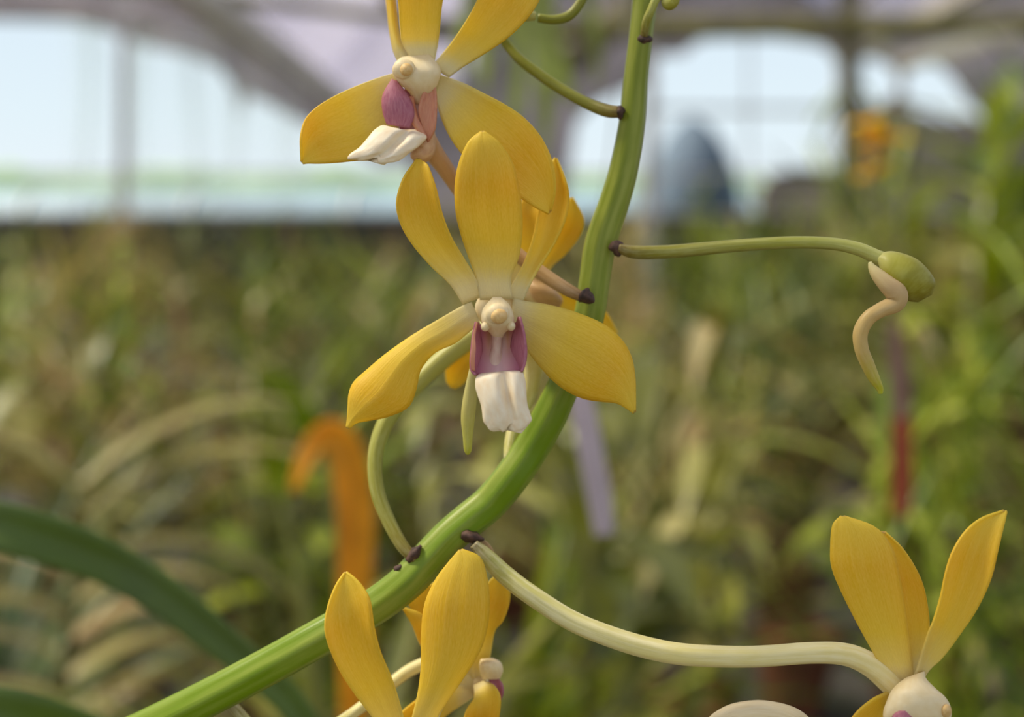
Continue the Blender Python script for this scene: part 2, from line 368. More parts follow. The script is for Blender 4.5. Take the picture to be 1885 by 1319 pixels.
o = loft('lip_midlobe', [(886, 686, 948, 681, -.8, .7, .7), (877, 692, 962, 684, -1.6, 1.8, 1.3), (875, 708, 967, 700, -2.2, 2.1, 1.4), (880, 732, 969, 722, -2.8, 2.1, 1.3), (886, 752, 972, 744, -3.2, 1.9, 1.1),
                     (890, 770, 976, 762, -3.5, 1.5, .9), (892, 781, 978, 774, -3.7, 1.1, .7), (898, 789, 970, 789, -3.8, .6, .4), (910, 792, 958, 796, -3.8, .15, .15)], M['white'], B, n=44, m=64, groove=.95, gs=.2, gw=.2, notch=(0, -16), rag=2.0); o['label'] = 'white two-ridged tip of the lip'
tube('spur', [(890, 640, 6, 9), (878, 665, 6, 9.5), (869, 700, 6, 10), (864, 740, 6, 13), (861, 772, 6, 12.5), (861, 805, 6, 9), (861, 828, 6, 7), (861, 836, 6, 3)], M['spur'], B, n=36)
tube('pedicel', [(936, 858, 13, 9), (940, 815, 16, 12), (955, 765, 18, 15), (976, 715, 18, 17), (982, 665, 16, 17), (965, 620, 12, 16), (930, 585, 8, 15)], M['ped_pale'], B, n=50, ridge=.04)

# ---- flower C, turned away behind B
C_ = flower((985, 540), 26, 'blurred yellow flower turned away, behind the sharp middle flower', 26)
K = 26
sheet('petal', [(975, 540), (985, 505), (1000, 460), (1018, 420), (1036, 388), (1050, 364)], [(1000, 545), (1012, 495), (1040, 468), (1066, 435), (1074, 402), (1054, 363)], [K, K, K, K - 1, K - 2, K - 2], M['petal'], C_, cup=1.2)
sheet('dorsal_sepal', [(970, 535), (958, 490), (952, 440), (952, 400), (960, 370), (970, 352)], [(992, 535), (996, 490), (1000, 440), (998, 400), (988, 370), (972, 352)], [K, K, K - 1, K - 1, K, K], M['petal'], C_, cup=1.0)
sheet('petal', [(965, 545), (920, 500), (880, 460), (852, 425), (842, 395), (846, 370)], [(985, 530), (945, 470), (912, 430), (888, 400), (868, 375), (850, 368)], [K, K, K, K, K, K], M['petal'], C_, cup=1.0)
sheet('lateral_sepal', [(968, 540), (930, 570), (890, 605), (850, 640), (824, 670), (822, 700), (832, 714)], [(985, 565), (960, 610), (925, 650), (890, 672), (868, 690), (850, 708), (835, 715)], [K, K, K, K - 1, K - 1, K, K], M['petal'], C_, cup=1.2)
sheet('lateral_sepal', [(985, 530), (1020, 535), (1060, 548), (1095, 562), (1118, 578), (1136, 612)], [(985, 560), (1015, 575), (1050, 595), (1090, 612), (1115, 622), (1136, 616)], [K, K, K, K, K, K], M['petal'], C_, cup=1.0)
loft('receptacle', [(975, 510, 1000, 515, K - 3, 1, 1), (972, 525, 1024, 535, K - 4, 2, 2), (978, 545, 1036, 552, K - 4, 2, 2), (990, 560, 1030, 566, K - 3, 1, 1)], M['ped_peach'], C_)
tube('pedicel', [(766, 1030, 8, 9), (742, 1006, 9, 12), (716, 960, 11, 13), (695, 905, 13, 14), (690, 850, 15, 14), (700, 800, 17, 15), (724, 755, 19, 16), (768, 705, 21, 17), (822, 655, 23, 18), (890, 605, 24, 18), (960, 556, 25, 16)], M['ped_green'], C_, n=70, ridge=.04)

# ---- flower D, bottom, its centre below the frame
Dd = flower((752, 1392), 3, 'yellow flower at the bottom edge, left of the white pedicel', 30)
sheet('petal', [(733, 1388), (712, 1352), (685, 1318), (656, 1280), (630, 1242), (607, 1194), (598, 1156), (603, 1118), (618, 1078), (635, 1053)],
      [(755, 1380), (748, 1348), (741, 1315), (722, 1252), (700, 1200), (688, 1154), (681, 1106), (668, 1080), (652, 1062), (637, 1052)], [4, 2, 0, -1.5, -2.5, -3, -3, -2.5, -2, -1.5], M['petal'], Dd, cup=1.6, wave=.35, mid=-.3)
sheet('dorsal_sepal', [(742, 1390), (752, 1350), (760, 1315), (771, 1268), (776, 1220), (776, 1170), (782, 1112), (801, 1068), (824, 1037), (846, 1012)],
      [(790, 1380), (800, 1340), (808, 1312), (846, 1256), (882, 1200), (898, 1150), (901, 1098), (894, 1052), (882, 1024), (850, 1011)], [4, 2, .5, -.5, -1, -1, -.5, .5, 1.5, 2.5], M['petal'], Dd, cup=-1.4, wave=.3, mid=.3)
sheet('petal', [(772, 1392), (800, 1372), (840, 1352), (890, 1344), (930, 1352)], [(780, 1412), (810, 1420), (860, 1430), (910, 1412), (934, 1360)], [5, 5, 6, 7, 8], M['petal'], Dd, cup=1.2)
sheet('lateral_sepal', [(735, 1395), (690, 1400), (640, 1430), (600, 1480), (590, 1540)], [(750, 1415), (720, 1460), (690, 1510), (650, 1545), (600, 1550)], [5, 4, 3, 2, 2], M['petal'], Dd, cup=1.2)
sheet('lateral_sepal', [(770, 1395), (830, 1410), (890, 1450), (925, 1510), (930, 1560)], [(760, 1415), (790, 1470), (830, 1530), (880, 1560), (925, 1565)], [5, 4, 3, 2, 2], M['petal'], Dd, cup=1.2)
loft('column', [(735, 1380, 770, 1380, 1, 1, 1), (722, 1395, 782, 1395, -1, 3, 3), (726, 1412, 778, 1412, -1, 3, 3), (740, 1426, 765, 1426, 1, 1, 1)], M['cream'], Dd)
loft('lip', [(725, 1430, 780, 1430, 0, 1, 2), (716, 1460, 790, 1460, -2, 2, 2), (716, 1500, 792, 1500, -4, 2, 1.5), (725, 1545, 782, 1550, -6, 1.5, 1)], M['white'], Dd, groove=.6)
tube('pedicel', [(836, 1024, 11, 9), (842, 1070, 13, 13), (842, 1150, 13, 15), (826, 1230, 11, 16), (790, 1320, 7, 17), (756, 1388, 5, 17)], M['ped_pale'], Dd, n=40, ridge=.04)

# ---- flower E, behind D
E = flower((880, 1262), 18, 'blurred yellow flower behind the bottom-edge flower, facing right', 22)
sheet('petal', [(872, 1268), (870, 1225), (872, 1180), (880, 1135), (888, 1100), (900, 1072), (912, 1060)], [(892, 1262), (902, 1210), (910, 1162), (925, 1142), (937, 1108), (936, 1080), (918, 1058)], [18, 17, 16, 15, 15, 15, 15], M['petal'], E, cup=1.2, wave=.3)
sheet('dorsal_sepal', [(868, 1262), (838, 1225), (808, 1190), (780, 1160), (764, 1130), (752, 1105), (790, 1078)], [(888, 1255), (868, 1210), (852, 1160), (840, 1120), (828, 1095), (815, 1068), (800, 1070)], [18, 18, 18, 18, 18, 18, 18], M['petal'], E, cup=1.0)
sheet('petal', [(868, 1276), (832, 1244), (800, 1214), (775, 1186), (760, 1150), (742, 1119)], [(880, 1262), (850, 1222), (820, 1186), (800, 1160), (775, 1130), (743, 1118)], [17, 16, 15, 14, 13, 13], M['petal'], E, cup=-1.2)
sheet('lateral_sepal', [(872, 1262), (872, 1285), (858, 1310), (850, 1345), (848, 1390)], [(893, 1252), (910, 1262), (921, 1290), (908, 1345), (856, 1395)], [15, 13, 12, 12, 13], M['petal'], E, cup=1.2)
sheet('lateral_sepal', [(868, 1258), (820, 1262), (780, 1280), (740, 1310), (712, 1345)], [(872, 1282), (830, 1310), (790, 1340), (750, 1360), (716, 1352)], [17, 17, 17, 17, 17], M['petal'], E, cup=1.2)
loft('column', [(885, 1212, 908, 1210, 15, 1, 1), (882, 1222, 922, 1218, 14, 2, 2), (884, 1236, 926, 1234, 14, 2, 2), (888, 1250, 920, 1250, 15, 1, 1)], M['cream'], E)
o = sheet('lip', [(900, 1248), (902, 1262), (904, 1278), (905, 1300)], [(916, 1246), (924, 1258), (926, 1276), (918, 1300)], [15, 14, 14, 15], M['purple'], E, cup=.6, n=12, m=7)
tube('pedicel', [(540, 1392, 12, 8), (600, 1346, 14, 10), (650, 1312, 17, 10.5), (700, 1274, 19, 11), (760, 1230, 21, 11.5), (820, 1215, 22, 12), (872, 1250, 22, 12)], M['ped_pale'], E, n=44, ridge=.04)

# ---- flower F, bottom right on the long white pedicel
Ff = flower((1672, 1282), 0, 'deep yellow flower in the bottom right corner on a long white pedicel', 30)
sheet('petal', [(1668, 1260), (1664, 1215), (1655, 1160), (1640, 1100), (1625, 1045), (1615, 1000), (1622, 978)],
      [(1686, 1248), (1702, 1196), (1711, 1160), (1707, 1110), (1694, 1062), (1664, 1012), (1630, 979)], [2, 2, 2.5, 3, 3.2, 3, 2], M['petal'], Ff, cup=.8, mid=-.2)
sheet('dorsal_sepal', [(1642, 1285), (1628, 1240), (1604, 1194), (1578, 1146), (1550, 1090), (1531, 1044), (1528, 1008), (1532, 966), (1548, 949)],
      [(1688, 1280), (1681, 1238), (1676, 1198), (1670, 1148), (1662, 1094), (1653, 1045), (1640, 1004), (1610, 970), (1554, 950)], [1, .5, 0, -.5, -1, -1, -.6, 0, .6], M['petal'], Ff, cup=-1.2, wave=.3, mid=.2)
sheet('petal', [(1676, 1265), (1687, 1234), (1708, 1168), (1720, 1138), (1732, 1096), (1741, 1052), (1754, 1014), (1776, 979), (1806, 954), (1848, 939)],
      [(1694, 1268), (1708, 1236), (1735, 1210), (1766, 1168), (1798, 1120), (1824, 1064), (1837, 1012), (1847, 972), (1852, 952), (1854, 940)], [1, 0, -1, -1.5, -1.8, -2, -1.8, -1.2, -.6, 0], M['petal'], Ff, cup=1.3, wave=.3, mid=-.2)
sheet('lateral_sepal', [(1652, 1266), (1632, 1274), (1604, 1288), (1572, 1317), (1540, 1370), (1530, 1430)], [(1656, 1296), (1640, 1312), (1622, 1340), (1600, 1380), (1575, 1420), (1540, 1440)], [1, 1, .5, 0, 0, .5], M['petal'], Ff, cup=1.2)
sheet('lateral_sepal', [(1700, 1300), (1750, 1330), (1800, 1370), (1830, 1420), (1835, 1470)], [(1680, 1320), (1710, 1380), (1750, 1430), (1800, 1465), (1830, 1475)], [1, 1, .5, 0, 0], M['petal'], Ff, cup=1.2)
loft('column', [(1668, 1246, 1703, 1234, 0, 1.5, 1), (1652, 1258, 1705, 1248, -1.2, 2.6, 2), (1640, 1272, 1722, 1266, -2, 3.4, 3), (1632, 1290, 1740, 1282, -2.4, 3.6, 3), (1626, 1308, 1750, 1300, -2.5, 3.6, 3),
                (1628, 1326, 1750, 1322, -2.5, 3.2, 3), (1650, 1345, 1730, 1345, -2, 1.5, 2)], M['cream'], Ff, n=30)
o = ball('pollen_cap', (1741, 1308, -4.2), (11, 13, 1.2), M['anther'], Ff); o['label'] = 'tan pollen cap at the tip of the column'
o = sheet('lip_lobe', [(1658, 1308), (1645, 1316), (1640, 1335), (1644, 1360)], [(1668, 1307), (1684, 1314), (1690, 1335), (1680, 1362)], [-5.7, -5.9, -6.2, -6], M['purple'], Ff, cup=-.8, n=12, m=9)
loft('lip_midlobe', [(1640, 1350, 1700, 1350, -4, 1, 2), (1634, 1390, 1704, 1390, -6, 2, 1.5), (1645, 1440, 1695, 1440, -8, 1.2, 1)], M['white'], Ff, groove=.6)
tube('pedicel', [(872, 1000, 8, 9), (895, 1024, 8, 15), (930, 1058, 8, 17), (974, 1092, 7, 17.5), (1049, 1140, 6, 18), (1123, 1171, 5, 18.5), (1197, 1193, 4, 19), (1271, 1205, 3, 19), (1383, 1208, 2, 18.5), (1494, 1201, 1.5, 18.5), (1556, 1204, 1.5, 19.5), (1600, 1222, 1.5, 21), (1636, 1252, 1.5, 22), (1662, 1282, 1.5, 20)], M['ped_pale'], Ff, n=110, m=28, ridge=.045, nr=6)

# ---- flower G, almost wholly below the frame, only the pale back of its arching sepal shows
G = flower((1400, 1440), 6, 'flower below the frame, only its pale arched sepal shows', 24)
sheet('sepal', [(1298, 1328), (1318, 1312), (1350, 1297), (1396, 1291), (1440, 1297), (1470, 1308), (1495, 1326)], [(1320, 1372), (1340, 1352), (1366, 1345), (1396, 1342), (1430, 1345), (1455, 1355), (1478, 1375)], [4, 3, 2.5, 2, 2.5, 3, 4], M['cream'], G, cup=-2.5, thick=.0006)
sheet('petal', [(1380, 1345), (1376, 1390), (1385, 1440)], [(1412, 1345), (1420, 1390), (1412, 1440)], [3, 4, 6], M['petal'], G, cup=1, n=12)
tube('pedicel', [(420, 1290, 14, 9), (520, 1385, 16, 12), (760, 1500, 20, 14), (1050, 1530, 20, 16), (1260, 1500, 14, 18), (1400, 1450, 8, 17)], M['ped_pale'], G, n=50)

# ---- the bud on the right
bud = loft('flower_bud', [(1612, 470, 1618, 490, 4, .5, .5), (1636, 462, 1622, 506, 4, 2, 2), (1662, 466, 1630, 522, 4, 3, 3), (1690, 478, 1644, 536, 4, 3.6, 3.4), (1712, 500, 1660, 548, 4, 3.2, 3), (1722, 520, 1672, 554, 4, 2.2, 2), (1716, 542, 1690, 556, 4, .6, .6)], M['bud'], root, n=26)
bud['label'] = 'curled green bud with a hooked spur, on the right'
tube('spur', [(1601, 482, 2.2, 3), (1606, 493, 2, 8), (1617, 507, 1.5, 13), (1634, 524, 1, 17), (1650, 540, 1, 20), (1648, 558, 1, 17), (1622, 570, 1, 14), (1598, 586, 1, 13.5), (1584, 612, 1, 13.5), (1586, 642, 1, 13), (1597, 670, 1, 12.5), (1609, 696, 1, 10.5), (1619, 714, 1, 7), (1621, 724, 1, 4)], M['spur_curl'], bud, n=60)
tube('pedicel', [(1138, 456, 10, 8), (1170, 464, 10, 12), (1230, 463, 10, 12), (1300, 457, 9, 11.5), (1380, 450, 8, 11), (1460, 446, 7, 11), (1530, 448, 6, 11), (1580, 458, 5, 12), (1612, 472, 4.5, 13), (1640, 484, 4, 15)], M['ped_green'], bud, n=70, ridge=.04)

# ---- stalks of flowers above the frame
b2 = tube('flower_bud', [(925, 76, 20, 8), (915, 40, 22, 14), (905, -10, 24, 22), (902, -50, 24, 20), (905, -80, 24, 6)], M['bud'], root, n=24)
tube('pedicel', [(1140, 206, 12, 11), (1118, 204, 13, 12), (1085, 192, 15, 11), (1040, 168, 17, 10.5), (1000, 142, 18, 10), (960, 112, 19, 9.5), (936, 86, 20, 9), (925, 70, 20, 8)], M['ped_olive'], b2, n=50)
b3 = tube('flower_bud', [(985, 30, 16, 8), (950, 26, 15, 14), (925, 10, 15, 16), (915, -10, 15, 8)], M['bud'], root, n=20)
tube('pedicel', [(1185, -120, 14, 7), (1130, -90, 15, 8), (1092, -40, 16, 8.5), (1070, 2, 16, 8.5), (1048, 28, 16, 9), (1020, 36, 16, 8.5), (990, 33, 16, 8)], M['ped_olive'], b3, n=40)
b4 = tube('flower_bud', [(1222, -2, 10, 8), (1232, 6, 10, 13), (1242, 2, 10, 9), (1248, -8, 10, 5)], M['bud'], root, n=18)
tube('pedicel', [(1186, 66, 12, 7), (1190, 40, 10.5, 8), (1199, 18, 10, 8), (1210, -4, 10, 8), (1224, -6, 10, 7)], M['ped_green'], b4, n=30)
for a in [(1135, 456, 10, 12, 1.3, 1.2), (1080, 546, 8, 13, .6, 1.1), (762, 1020, 7.5, 11, -.9, 1.7), (734, 1046, 8, 6, -.7, 1.5), (868, 988, 8.5, 11, .2, 1.9), (1186, 72, 12, 10, 0, 1.3), (1141, 206, 11.5, 8, 1.5, 1.5)]:
    bract(*a)
o = sheet('bract', [(874, 992), (884, 1000), (892, 1014), (900, 1030)], [(884, 990), (898, 998), (908, 1012), (914, 1032)], [10, 10, 10, 10], M['ped_peach'], root, n=10, m=5); o['label'] = 'yellowish papery bract'

# ------------------------------------------------------------------ leaf material and background plants
def leaf_mat(name, stops, trans=.25, rough=.36):
    m, t, out = new_mat(name)
    a = t.nodes.new('ShaderNodeAttribute'); a.attribute_name = 'tone'
    oi = t.nodes.new('ShaderNodeObjectInfo')
    f = mth(t, 'ADD', mth(t, 'MULTIPLY', a.outputs['Fac'], .7), mth(t, 'MULTIPLY', oi.outputs['Random'], .3))
    uv, u, v = uvs(t); nz = noise(t, 1, stretch(t, uv, 6, 2), 2)
    f = mth(t, 'ADD', f, mth(t, 'MULTIPLY', mth(t, 'SUBTRACT', nz, .5), .12))
    finish(t, out, ramp(t, stops, f), rough, trans, spec=.5)
    return m
LM = [leaf_mat('leaf_olive', [(0, (70, 78, 20)), (.3, (108, 110, 34)), (.5, (140, 140, 52)), (.7, (176, 174, 84)), (.82, (202, 194, 128)), (.9, (196, 152, 102)), (1, (140, 96, 66))]),
      leaf_mat('leaf_green', [(0, (60, 84, 8)), (.35, (102, 124, 8)), (.6, (146, 160, 26)), (.85, (196, 204, 76)), (1, (204, 196, 130))]),
      leaf_mat('leaf_dry', [(0, (112, 102, 46)), (.35, (158, 146, 70)), (.55, (186, 172, 98)), (.75, (204, 176, 116)), (.9, (190, 142, 112)), (1, (150, 96, 74))]),
      leaf_mat('leaf_blue', [(0, (52, 72, 40)), (.5, (96, 116, 62)), (1, (160, 172, 112))])]
M['leafstem'] = plain('leafy_stem', (96, 92, 44), .6, .3, 60)
M['pot'] = plain('clay_pot', (122, 76, 52), .8, .2, 30)
M['darkleaf'] = plain('dark_green_leaf', (84, 106, 28), .5, .14, 26, .2, .5)
M['orange'] = plain('withered_orange_leaf', (240, 164, 28), .55, .12, 30, .35)

def leaf_geo(V, F, U, T, p0, az, el, ln, wd, droop, tone, seg=7, fold=.35, twist=0):
    """one folded strap leaf as 3 strips of points"""
    p = Vector(p0); d = Vector((math.cos(az) * math.cos(el), math.sin(az) * math.cos(el), math.sin(el)))
    side = Vector((-math.sin(az), math.cos(az), 0)); b = len(V)
    e_ = el
    for i in range(seg + 1):
        u = i / seg
        wv = wd * .5 * min(1, .55 + u * 1.8) * (1 - max(0, (u - .55) / .45) ** 2 * .93)
        up = Vector((-math.cos(az) * math.sin(e_), -math.sin(az) * math.sin(e_), math.cos(e_)))
        s = side * math.cos(twist * u) + up * math.sin(twist * u)
        V += [tuple(p - s * wv + up * wv * fold), tuple(p), tuple(p + s * wv + up * wv * fold)]
        T += [tone] * 3
        if i < seg:
            for j in (0, 1):
                F.append((b + i * 3 + j, b + i * 3 + j + 1, b + i * 3 + j + 4, b + i * 3 + j + 3))
                U += [(u, j / 2), (u, (j + 1) / 2), (u + 1 / seg, (j + 1) / 2), (u + 1 / seg, j / 2)]
        e_ -= droop / seg
        d = Vector((math.cos(az) * math.cos(e_), math.sin(az) * math.cos(e_), math.sin(e_)))
        p = p + d * (ln / seg)
def leaf_mesh(name, V, F, U, T, mat):
    me = bpy.data.meshes.new(name); me.from_pydata(V, [], F); me.update()
    ul = me.uv_layers.new(name='UVMap')
    for i, u in enumerate(U): ul.data[i].uv = u
    at_ = me.attributes.new('tone', 'FLOAT', 'POINT')
    for i, v in enumerate(T): at_.data[i].value = v
    me.materials.append(mat)
    for p in me.polygons: p.use_smooth = True
    return me
rnd = random.uniform
def foliage(kind, name):
    V, F, U, T = [], [], [], []
    if kind == 'fan':                     # strap leaves up a single stem
        for k in range(22):
            z = .12 + .42 * k / 22; a = rnd(-.5, .5) + (math.pi if k % 2 else 0)
            leaf_geo(V, F, U, T, (0, 0, z), a, rnd(.6, 1.2), rnd(.17, .28), rnd(.018, .028), rnd(.7, 1.9), rnd(0, 1))
    elif kind == 'terete':                # pencil leaves up several stems
        for s in range(6):
            bx, by = rnd(-.06, .06), rnd(-.06, .06); tx, ty = rnd(-.1, .1), rnd(-.1, .1); h = rnd(.4, .62)
            for k in range(14):
                f = k / 14
                leaf_geo(V, F, U, T, (bx + tx * f, by + ty * f, .08 + h * f), rnd(0, 6.28), rnd(.6, 1.35), rnd(.10, .17), .010, rnd(-.2, .6), rnd(0, 1), 4, .9)
    elif kind == 'grassy':                # a tussock of narrow arched leaves
        for k in range(40):
            leaf_geo(V, F, U, T, (rnd(-.03, .03), rnd(-.03, .03), .08), rnd(0, 6.28), rnd(1.0, 1.5), rnd(.35, .58), rnd(.010, .018), rnd(.3, 1.7), rnd(0, 1))
    else:                                 # broad leaves on short canes
        for k in range(26):
            z = .10 + .38 * rnd(0, 1)
            leaf_geo(V, F, U, T, (rnd(-.05, .05), rnd(-.05, .05), z), rnd(0, 6.28), rnd(.4, 1.2), rnd(.13, .22), rnd(.026, .042), rnd(.4, 1.5), rnd(0, 1), 6, .25)
    return V, F, U, T
KIND = {'fan': ('strap_leaved_orchid', 'strap-leaved'), 'terete': ('pencil_leaved_orchid', 'pencil-leaved'),
        'grassy': ('grass_leaved_orchid', 'tufted grass-leaved'), 'broad': ('broad_leaved_orchid', 'short broad-leaved')}
TONE = ['olive', 'bright green', 'straw-coloured', 'blue-green']
BINS = [(60, 'at the far left edge'), (300, 'in the left part'), (540, 'left of the orange leaf'), (740, 'around the orange leaf'), (940, 'behind the yellow flowers'), (1150, 'behind the lilac-white tag'),
        (1380, 'above the long white pedicel'), (1600, 'below the long bud stalk'), (1780, 'behind the green bud'), (9999, 'at the far right edge')]
def where(x, y):
    px = 942.5 + FPX * x / y
    return next(t_ for lim, t_ in BINS if px < lim)
def pot_mesh():
    prof = [(.001, 0), (.042, 0), (.058, .10), (.064, .10), (.066, .122), (.058, .122), (.055, .106), (.001, .104)]
    V = [(r * math.cos(k * math.pi / 10), r * math.sin(k * math.pi / 10), z) for r, z in prof for k in range(20)]
    return grid_mesh('pot', V, None, len(prof) - 1, 20, True)
potm = pot_mesh(); potm.materials.append(M['pot'])
stemm = {}
for k in KIND:
    h = {'fan': .5, 'terete': .45, 'grassy': .14, 'broad': .4}[k]
    stemm[k] = tube_mesh('stem', [(0, 0, .09), (.004, .002, h * .5), (0, 0, h)], [.007, .006, .003], 6, 8); stemm[k].materials.append(M['leafstem'])
fol = {}
for k in KIND:
    for mi, lm in enumerate(LM):
        if k == 'broad' and mi == 2: continue
        fol[(k, mi)] = [leaf_mesh('foliage', *foliage(k, k), lm) for _ in range(2)]
BT = .76        # bench top height
def plant(kind, mi, x, y, z, s, region, rz=None):
    nm, lb = KIND[kind]
    r = bpy.data.objects.new(nm, None); col.objects.link(r); r.location = (x, y, z); r.rotation_euler = (rnd(-.12, .12), rnd(-.12, .12), rz if rz is not None else rnd(0, 6.28))
    r.scale = (s, s, s)
    tag(r, lb + ' ' + TONE[mi] + ' orchid ' + region + (', ' + where(x, y) if 'bench' in region else ''), 'orchid', lb + ' orchids ' + region)
    for n_, me in (('foliage', random.choice(fol[(kind, mi)])), ('stem', stemm[kind]), ('pot', potm)):
        c = bpy.data.objects.new(n_, me); col.objects.link(c); c.parent = r
    return r
REG = lambda x: 'among the crowd on the left' if x < -.14 else ('among the crowd on the right' if x > .16 else 'behind the yellow flowers')
USED = set()
def scatter(y0, y1, ny, step, smin, smax, region, jit=.35, z=BT):
    for i in range(ny):
        y = y0 + (y1 - y0) * (i + .5) / ny; half = .60 * y + .16
        nx = max(2, int(2 * half / step))
        for j in range(nx):
            x = -half + 2 * half * (j + .5) / nx + rnd(-jit, jit) * step
            yy = y + rnd(-jit, jit) * (y1 - y0) / ny
            for _ in range(40):
                r = random.random(); q = random.random()
                kind = 'grassy' if r < .18 else 'terete' if r < .48 else 'fan' if r < .76 else 'broad'
                mi = 0 if q < .42 else 1 if q < .60 else 2 if q < .84 else 3
                if mi == 2 and kind == 'broad': continue
                key = (kind, mi, region, where(x, yy))
                if key not in USED: break
            USED.add(key)
            plant(kind, mi, x, yy, z, rnd(smin, smax), region)
scatter(.75, 2.1, 6, .21, .75, .98, 'on the nearest bench')
scatter(2.7, 4.1, 4, .32, .92, 1.12, 'on the middle bench')
scatter(4.9, 7.2, 4, .50, .98, 1.25, 'on the farthest bench')
# taller ones at the right, rising in front of the far window
for (px, Y, s, k, mi, lbl) in [(1640, 2.75, 1.45, 'terete', 1, 'right beside it'), (1760, 2.15, 1.5, 'grassy', 0, 'nearest tall tuft'), (1850, 1.9, 1.5, 'fan', 1, 'nearest of the tall ones'), (1880, 2.9, 1.8, 'terete', 3, 'by the right edge'),
        (1720, 3.3, 1.6, 'grassy', 2, 'second row back'), (1800, 3.6, 1.9, 'fan', 0, 'farthest tall one'), (1890, 2.7, 1.8, 'broad', 1, 'bushiest one'), (1700, 2.0, 1.25, 'broad', 0, 'lowest bushy one'), (1830, 3.1, 1.9, 'broad', 3, 'dark one behind'),
        (1310, 3.0, 1.18, 'fan', 1, 'left of the middle opening sill'), (1500, 2.8, 1.2, 'terete', 0, 'left of it'), (1470, 3.9, 1.35, 'broad', 1, 'under the middle opening')]:
    plant(k, mi, (px - 942.5) / FPX * Y, Y, BT, s, 'rising tall near the post, ' + lbl)

# near plant with the withered orange leaf
def near_plant(name, x, y, label, group=None):
    r = empty(name, (x, y, BT), label, 'orchid')
    c = bpy.data.objects.new('pot', potm); col.objects.link(c); c.parent = r
    return r
def strap(name, pts, wid, mat, parent, Y=None, fold=.25, n=40, m=7, face=Vector((0, -1, 0))):
    """a leaf along world points, wid = half widths in metres, turned to face roughly towards 'face'"""
    rr = cr([tuple(p) + (w_,) for p, w_ in zip(pts, wid)], n); P = [Vector(r[:3]) for r in rr]; V = []
    for i in range(n + 1):
        T = (P[min(i + 1, n)] - P[max(i - 1, 0)]).normalized(); S = T.cross(face).normalized(); N = S.cross(T).normalized()
        for j in range(m):
            s = 2 * j / (m - 1) - 1
            V.append(P[i] + S * (s * rr[i][3]) + N * (abs(s) * rr[i][3] * fold))
    o = link(name, grid_mesh(name, V, None, n, m), parent, mat)
    md = o.modifiers.new('thickness', 'SOLIDIFY'); md.thickness = .0012; md.offset = 0
    return o
Y = .62
po = near_plant('withered_leaf_orchid', at(662, 1500, Y).x, Y, 'orchid behind the stalk whose bent-over leaf has withered to bright orange')
o = strap('withered_leaf', [at(540, 905, Y - .02), at(562, 845, Y - .01), at(590, 805, Y), at(620, 800, Y), at(645, 850, Y), at(656, 930, Y), at(657, 1010, Y), at(655, 1100, Y), at(655, 1300, Y), at(658, 1800, Y)],
          [.002, .005, .007, .009, .0105, .0105, .010, .009, .008, .006], M['orange'], po, fold=.5); o['label'] = 'bright orange withered leaf'
V, F, U, T = [], [], [], []
for k in range(18):
    leaf_geo(V, F, U, T, (0, 0, .08 + .012 * k), rnd(0, 6.28), rnd(.5, 1.1), rnd(.14, .22), rnd(.012, .02), rnd(.6, 1.6), rnd(0, 1))
c = bpy.data.objects.new('foliage', leaf_mesh('foliage', V, F, U, T, LM[0])); col.objects.link(c); c.parent = po

Y = .30
pn = near_plant('dark_leaved_orchid', at(640, 1700, Y).x, Y + .01, 'dark green orchid whose long strap leaf sweeps across the lower left corner')
strap('leaf', [at(640, 1700, Y), at(610, 1460, Y), at(550, 1310, Y), at(450, 1215, Y), at(372, 1150, Y), at(297, 1092, Y), at(215, 1042, Y), at(111, 1000, Y - .005), at(0, 968, Y - .01), at(-120, 950, Y - .01), at(-230, 960, Y - .02), at(-340, 1000, Y - .02)],
      [.003, .0034, .0038, .0042, .0048, .0052, .0055, .0060, .0060, .0056, .004, .001], M['darkleaf'], pn, face=Vector((0, -1, .35)), fold=.35)
strap('leaf', [at(630, 1700, Y), at(500, 1560, Y), at(340, 1440, Y), at(160, 1370, Y - .01), at(20, 1325, Y - .02), at(-140, 1310, Y - .02), at(-300, 1340, Y - .02)],
      [.005, .006, .0075, .008, .0078, .006, .001], M['darkleaf'], pn, face=Vector((0, -1, .35)), fold=.35)
strap('leaf', [at(650, 1720, Y), at(800, 1600, Y + .02), at(960, 1560, Y + .03), at(1100, 1600, Y + .04)], [.005, .007, .006, .001], M['darkleaf'], pn)
link('stem', tube_mesh('stem', [(pn.location.x, pn.location.y, BT + .09), (at(640, 1900, Y).x, Y, 1.12), at(640, 1650, Y)], [.006, .006, .004], 12, 10), pn, M['leafstem'])
# the flowering orchid's own base, below the frame
rl = root.location
link('stem', tube_mesh('stem', [(rl.x, rl.y, BT + .09), (rl.x, rl.y, BT + .2), near(-420, 2300, 120)], [.007, .006, .005], 12, 10), root, M['leafstem'])
for k in range(6):
    a = k * 2.2; p = near(-420, 2330, 120) - Vector((0, 0, .012 * k))
    q = [p + Vector((math.cos(a), math.sin(a), 0)) * .05 * i + Vector((0, 0, .035 * i - .014 * i * i)) for i in range(4)]
    q = [Vector((v.x, max(v.y, .2), v.z)) for v in q]
    strap('leaf', q, [.006, .009, .008, .001], M['darkleaf'], root, n=16)
c = link('pot', potm.copy(), root); c.location = (0, 0, 0); c.matrix_parent_inverse = Matrix()

